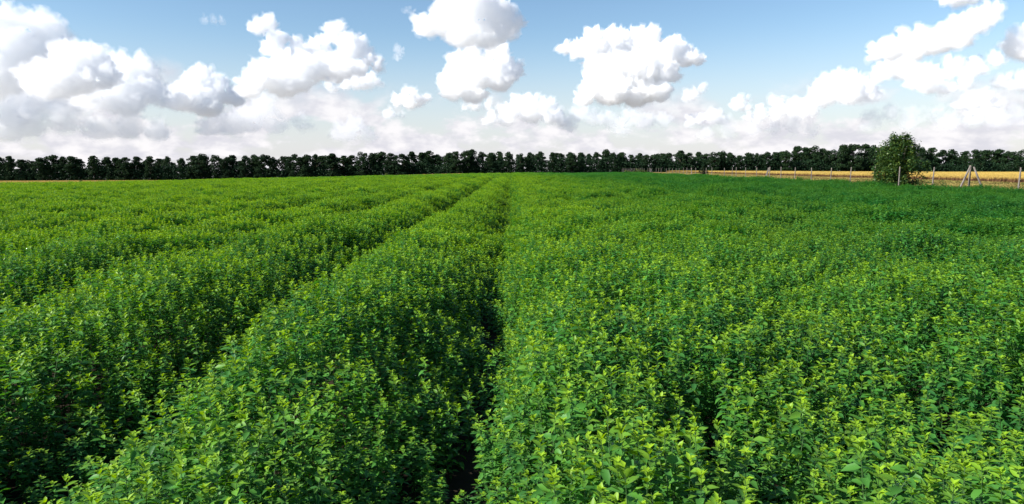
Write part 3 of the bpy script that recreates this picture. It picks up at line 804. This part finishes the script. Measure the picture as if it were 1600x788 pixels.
def make_cloud(spheres, base_y, label, dens, seed, dist=None, lean=.55, alb=.996):
    rs = np.random.default_rng(seed)
    rb = ray(sum(s[0] for s in spheres) / len(spheres), base_y); elv = math.atan2(rb.z, math.hypot(rb.x, rb.y))
    D = dist or min(15000, max(4500, 950 / math.tan(max(elv, .02))))
    u = D / F                                             # metres per photograph pixel at the cloud
    c0x = sum(s[0] for s in spheres) / len(spheres); c0y = sum(s[1] for s in spheres) / len(spheres)
    org = ray(c0x, c0y); org = org / math.hypot(org.x, org.y) * D + Vector((0, 0, EYE))
    fw = Vector((org.x, org.y, 0)).normalized(); rt = fw.cross(Vector((0, 0, 1)))
    S = []
    for (sx, sy, r) in spheres:
        v = ray(sx, sy); v = v / math.hypot(v.x, v.y) * D + Vector((0, 0, EYE)) - org
        lx, lz = v.dot(rt), v.z
        r_ = r * u * 1.0
        S.append((lx, rs.normal(0, .35) * r_, lz, r_))
        S.append((lx + rs.normal(0, .3) * r_, (.3 if rs.random() < .5 else -.3) * r_, lz - .1 * r_, r_ * .8))
        for k in range(9):
            a = rs.random() * 6.28; e = rs.uniform(-.5, 1.4); rr = r_ * rs.uniform(.28, .46)
            cx_, cy_, cz_ = lx + math.cos(a) * math.cos(e) * r_ * .8, math.sin(a) * math.cos(e) * r_ * .75, lz + math.sin(e) * r_ * .8
            S.append((cx_, cy_, cz_, rr))
            for j in range(4):
                d3 = rs.normal(size=3); d3 /= np.linalg.norm(d3); d3[2] = abs(d3[2]) * .8
                S.append((cx_ + d3[0] * rr * .95, cy_ + d3[1] * rr * .95, cz_ + d3[2] * rr * .95, rr * rs.uniform(.3, .5)))
    zb_ = ray(c0x, base_y); zb_ = zb_ / math.hypot(zb_.x, zb_.y) * D; zb_ = zb_.z + EYE - org.z
    S2 = []
    for x_, y_, z_, r_ in S:
        yn = y_ + lean * (z_ - zb_); kk = (D + yn - y_) / D
        S2.append((x_ * kk, yn, (org.z - EYE + z_) * kk - (org.z - EYE), r_ * kk))
    S = S2
    vs, fs = [], []
    for i, (x_, y_, z_, r_) in enumerate(S):
        vs.append(ICO[0] * r_ * np.array([1.05, 1.05, .92]) + (x_, y_, z_)); fs.append(ICO[1] + i * len(ICO[0]))
    vs = np.concatenate(vs); fs = np.concatenate(fs)
    o = mesh_obj('cloud', vs, fs, [], link=True)
    vox = max(1.15 * u, 0)
    md = o.modifiers.new('r', 'REMESH'); md.mode = 'VOXEL'; md.voxel_size = vox
    dg = bpy.context.evaluated_depsgraph_get(); dg.update()
    me = bpy.data.meshes.new_from_object(o.evaluated_get(dg)); o.modifiers.clear(); o.data = me; me.name = 'cloud'
    me = drop_inner_shells(me); o.data = me
    nv = len(me.vertices); co = np.empty(nv * 3, np.float32); me.vertices.foreach_get('co', co); co = co.reshape(-1, 3).astype(float)
    nr = np.empty(nv * 3, np.float32); me.vertices.foreach_get('normal', nr); nr = nr.reshape(-1, 3)
    disp = 0
    p_ = co / u + seed * 13.7
    warp = np.stack([noise3(p_ / 9, 51), noise3(p_ / 9, 52), noise3(p_ / 9, 53)], 1) - .5
    for sc_, am in ((24, 7.0), (12, 7.0), (6.5, 5.2), (3.6, 3.2), (2.0, 1.6)):
        n3 = noise3((p_ + warp * 5) / sc_, int(sc_ * 10))
        disp = disp + am * (3.0 * np.abs(n3 - .5) - .55)
    disp = (disp + .6) * np.where(nr[:, 2] < -.3, .45, 1.0)
    co = co + nr * (disp * u)[:, None]
    # flat-ish base
    zb = (ray(c0x, base_y)); zb = zb / math.hypot(zb.x, zb.y) * D; zb = zb.z + EYE - org.z
    low = co[:, 2] < zb
    co[:, 2] = np.where(low, zb + (co[:, 2] - zb) * .55, co[:, 2])
    me.vertices.foreach_set('co', co.astype(np.float32).ravel())
    me.materials.clear(); me.materials.append(cloud_mat('cloud', dens * (.56 if alb > .98 else .68) / u, alb))
    # local axes -> world
    o.matrix_world = Matrix(((rt.x, fw.x, 0, org.x), (rt.y, fw.y, 0, org.y), (0, 0, 1, org.z), (0, 0, 0, 1)))
    me.update()
    # thin torn fringe of vapour round the lump
    me2 = me.copy(); fr = bpy.data.objects.new('fringe', me2); C.objects.link(fr); fr.parent = o
    d2 = 1.2 + 7.0 * np.maximum(0, noise3((p_ + warp * 6) / 4.2, 77) - .42) + 9.0 * np.maximum(0, noise3((p_ + warp * 5) / 9, 78) - .5)
    co2 = co + nr * (d2 * u)[:, None]; me2.vertices.foreach_set('co', co2.astype(np.float32).ravel()); me2.update()
    me2.materials.clear(); me2.materials.append(cloud_mat('fringe', min(dens, .12) * .26 / u, alb))
    tag(o, label, 'cloud')
    return nv
CL = [
 ([(-35,48,36),(-5,44,30),(22,48,28),(45,46,24),(68,56,26),(92,72,24),(60,84,30),(20,86,34),(-25,90,40),(110,92,20),(-30,120,34),(10,120,26)], 160, 'huge towering white cloud in the upper left corner', .06),
 ([(100,100,22),(128,92,20),(152,98,18),(120,122,26),(160,120,20),(90,130,24),(60,120,22)], 152, 'round white cloud at the right foot of the tower in the upper left corner', .10),
 ([(-20,140,26),(15,150,26),(50,156,22),(-45,160,28),(85,160,22),(20,175,20),(120,158,18)], 196, 'pale greyish cloud under the tower in the upper left corner', .05),
 ([(188,112,22),(215,112,20),(236,116,13),(182,138,24),(222,140,22),(150,150,22),(255,152,18),(200,160,20)], 186, 'broad white cloud left of the small pointed cloud', .09),
 ([(314,112,14),(335,128,14),(308,132,20),(345,142,18),(290,155,20),(325,160,24),(368,150,16)], 178, 'small pointed white cloud left of the cloud with the hooked tower', .20),
 ([(400,42,12),(418,36,13),(430,56,12),(428,75,15),(445,92,18),(470,88,18),(500,72,16),(520,55,13),(528,45,10),(545,75,20),(570,88,18),(590,102,10),(480,110,26),(520,105,26),(555,108,18),
   (410,118,22),(440,128,24),(390,138,18),(470,128,18)], 148, 'white cloud with hooked tower and ridge rising to the right', .17),
 ([(555,132,9),(575,130,11),(592,129,8),(520,136,9),(538,134,9)], 142, 'thin low cloud under the right end of the hooked cloud', .16),
 ([(668,40,20),(700,28,30),(735,12,34),(770,20,30),(795,38,20),(720,55,22),(760,55,24),(785,52,18)], 78, 'big white cloud cut by the top edge, left of centre', .10),
 ([(715,92,16),(740,88,18),(775,85,18),(800,108,17),(780,122,24),(745,118,28),(710,122,17),(708,140,17),(740,142,22),(780,98,20)], 162, 'billowing white cloud directly under the one at the top edge', .22),
 ([(638,150,14),(622,158,10),(655,158,11),(640,160,12)], 168, 'small lone puff of cloud left of centre', .22),
 ([(742,164,10),(728,165,8),(762,166,8),(778,168,6)], 171, 'little flat cloud under the billowing cloud', .15),
 ([(815,155,12),(835,162,13),(855,168,13),(800,172,14),(830,178,18),(862,182,14),(880,190,10),(790,185,12),(765,186,10)], 194, 'white cloud with rounded head low in the centre of the sky', .17),
 ([(885,72,12),(905,78,16),(930,70,22),(960,72,24),(995,66,20),(1018,62,18),(1045,82,22),(1075,88,16),(1088,92,9),(935,98,24),(965,105,30),(1005,108,30),(1040,112,20),
   (925,135,20),(955,140,26),(995,140,28),(1028,142,20),(912,155,14)], 162, 'large anvil shaped white cloud with grey base, right of centre', .30),
 ([(1075,150,9),(1090,142,8),(1100,140,6)], 155, 'tiny puff beside the anvil shaped cloud', .16),
 ([(1370,84,12),(1392,76,16),(1415,66,18),(1440,64,18),(1462,68,17),(1482,58,17),(1505,46,18),(1528,34,17),(1545,24,12),(1500,62,14),(1430,80,14)], 90, 'long white cloud slanting up to the right near the top edge', .20),
 ([(1375,118,12),(1395,105,16),(1420,108,17),(1445,112,14),(1470,118,10),(1492,108,12),(1512,112,13),(1530,108,9),(1450,132,14),(1480,136,12),(1510,132,10),(1425,128,12)], 145, 'broken white cloud beneath the long slanting cloud', .17),
 ([(1594,66,18),(1612,72,24),(1620,60,20)], 88, 'white cloud cut by the right edge of the photo', .11),
 ([(1555,92,8),(1562,96,7)], 101, 'tiny round puff left of the cloud at the right edge', .16),
 ([(1290,124,11),(1312,128,14),(1338,130,15),(1360,144,12),(1325,146,18),(1290,148,18),(1270,156,13),(1240,170,12),(1215,172,12),(1190,178,10),(1260,172,13),(1170,182,7)], 184, 'long low white cloud stepping up to a rounded peak on the right', .18),
 ([(1160,160,9),(1152,165,6),(1166,168,7)], 174, 'small upright puff right of the anvil shaped cloud', .18),
 ([(1522,156,12),(1540,158,11),(1508,162,9),(1555,162,7)], 168, 'small flat cloud low at the far right', .15),
 ([(1090,186,8),(1078,190,7),(1115,184,8),(1128,188,7)], 194, 'pair of tiny low puffs right of centre', .15),
 ([(1480,-6,12),(1500,-4,12),(1520,-2,8)], 6, 'sliver of cloud at the top edge on the right', .14),
 ([(610,178,8),(625,180,6)], 184, 'faint tiny cloud under the lone puff', .10),
 ([(320,30,5),(335,31,5),(347,32,4)], 35, 'faint wisp of cloud above the pointed small cloud', .05),
 ([(625,80,6),(622,90,5),(638,15,5),(645,20,5)], 96, 'faint torn wisp left of the big top edge cloud', .05),
 ([(1585,132,10),(1600,130,12),(1570,128,6)], 140, 'flat white cloud on the right edge of the sky', .14),
 ([(100,185,22),(40,190,24),(150,200,20),(0,200,26),(200,195,22),(250,205,18),(-40,205,24)], 212, 'pale flat cloud bank low on the left', .035),
 ([(410,165,20),(390,185,24),(430,190,20),(360,195,22),(470,192,14),(325,200,20)], 206, 'pale cloud bank low between the pointed and hooked clouds', .03),
 ([(555,198,16),(540,208,18),(575,210,16)], 218, 'pale low cloud left of centre', .03),
 ([(905,178,14),(930,185,14),(955,188,14),(985,182,16),(1010,188,14),(890,195,14),(1040,186,12),(970,200,16)], 206, 'pale low cloud row under the anvil shaped cloud', .04),
 ([(1390,178,12),(1360,190,14),(1420,190,13),(1460,180,12),(1480,190,14),(1520,182,15),(1560,186,14),(1590,182,14)], 202, 'pale low cloud row at the right above the bush', .03),
 ([(1210,198,12),(1180,200,13),(1240,196,12),(1270,202,12),(1140,206,12),(1100,208,12)], 212, 'pale low cloud row right of centre', .03),
]
tot = 0
for i, (sp_, by_, lb, dn) in enumerate(CL):
    tot += make_cloud(sp_, by_, lb, dn, 900 + i, lean=(1.25 if i < 4 else .95 if i < 7 else .6), alb=(.991 if i < 9 else .977))  # lean and albedo vary per cloud to brighten shaded faces, dim glaring ones
print('cloud verts', tot)
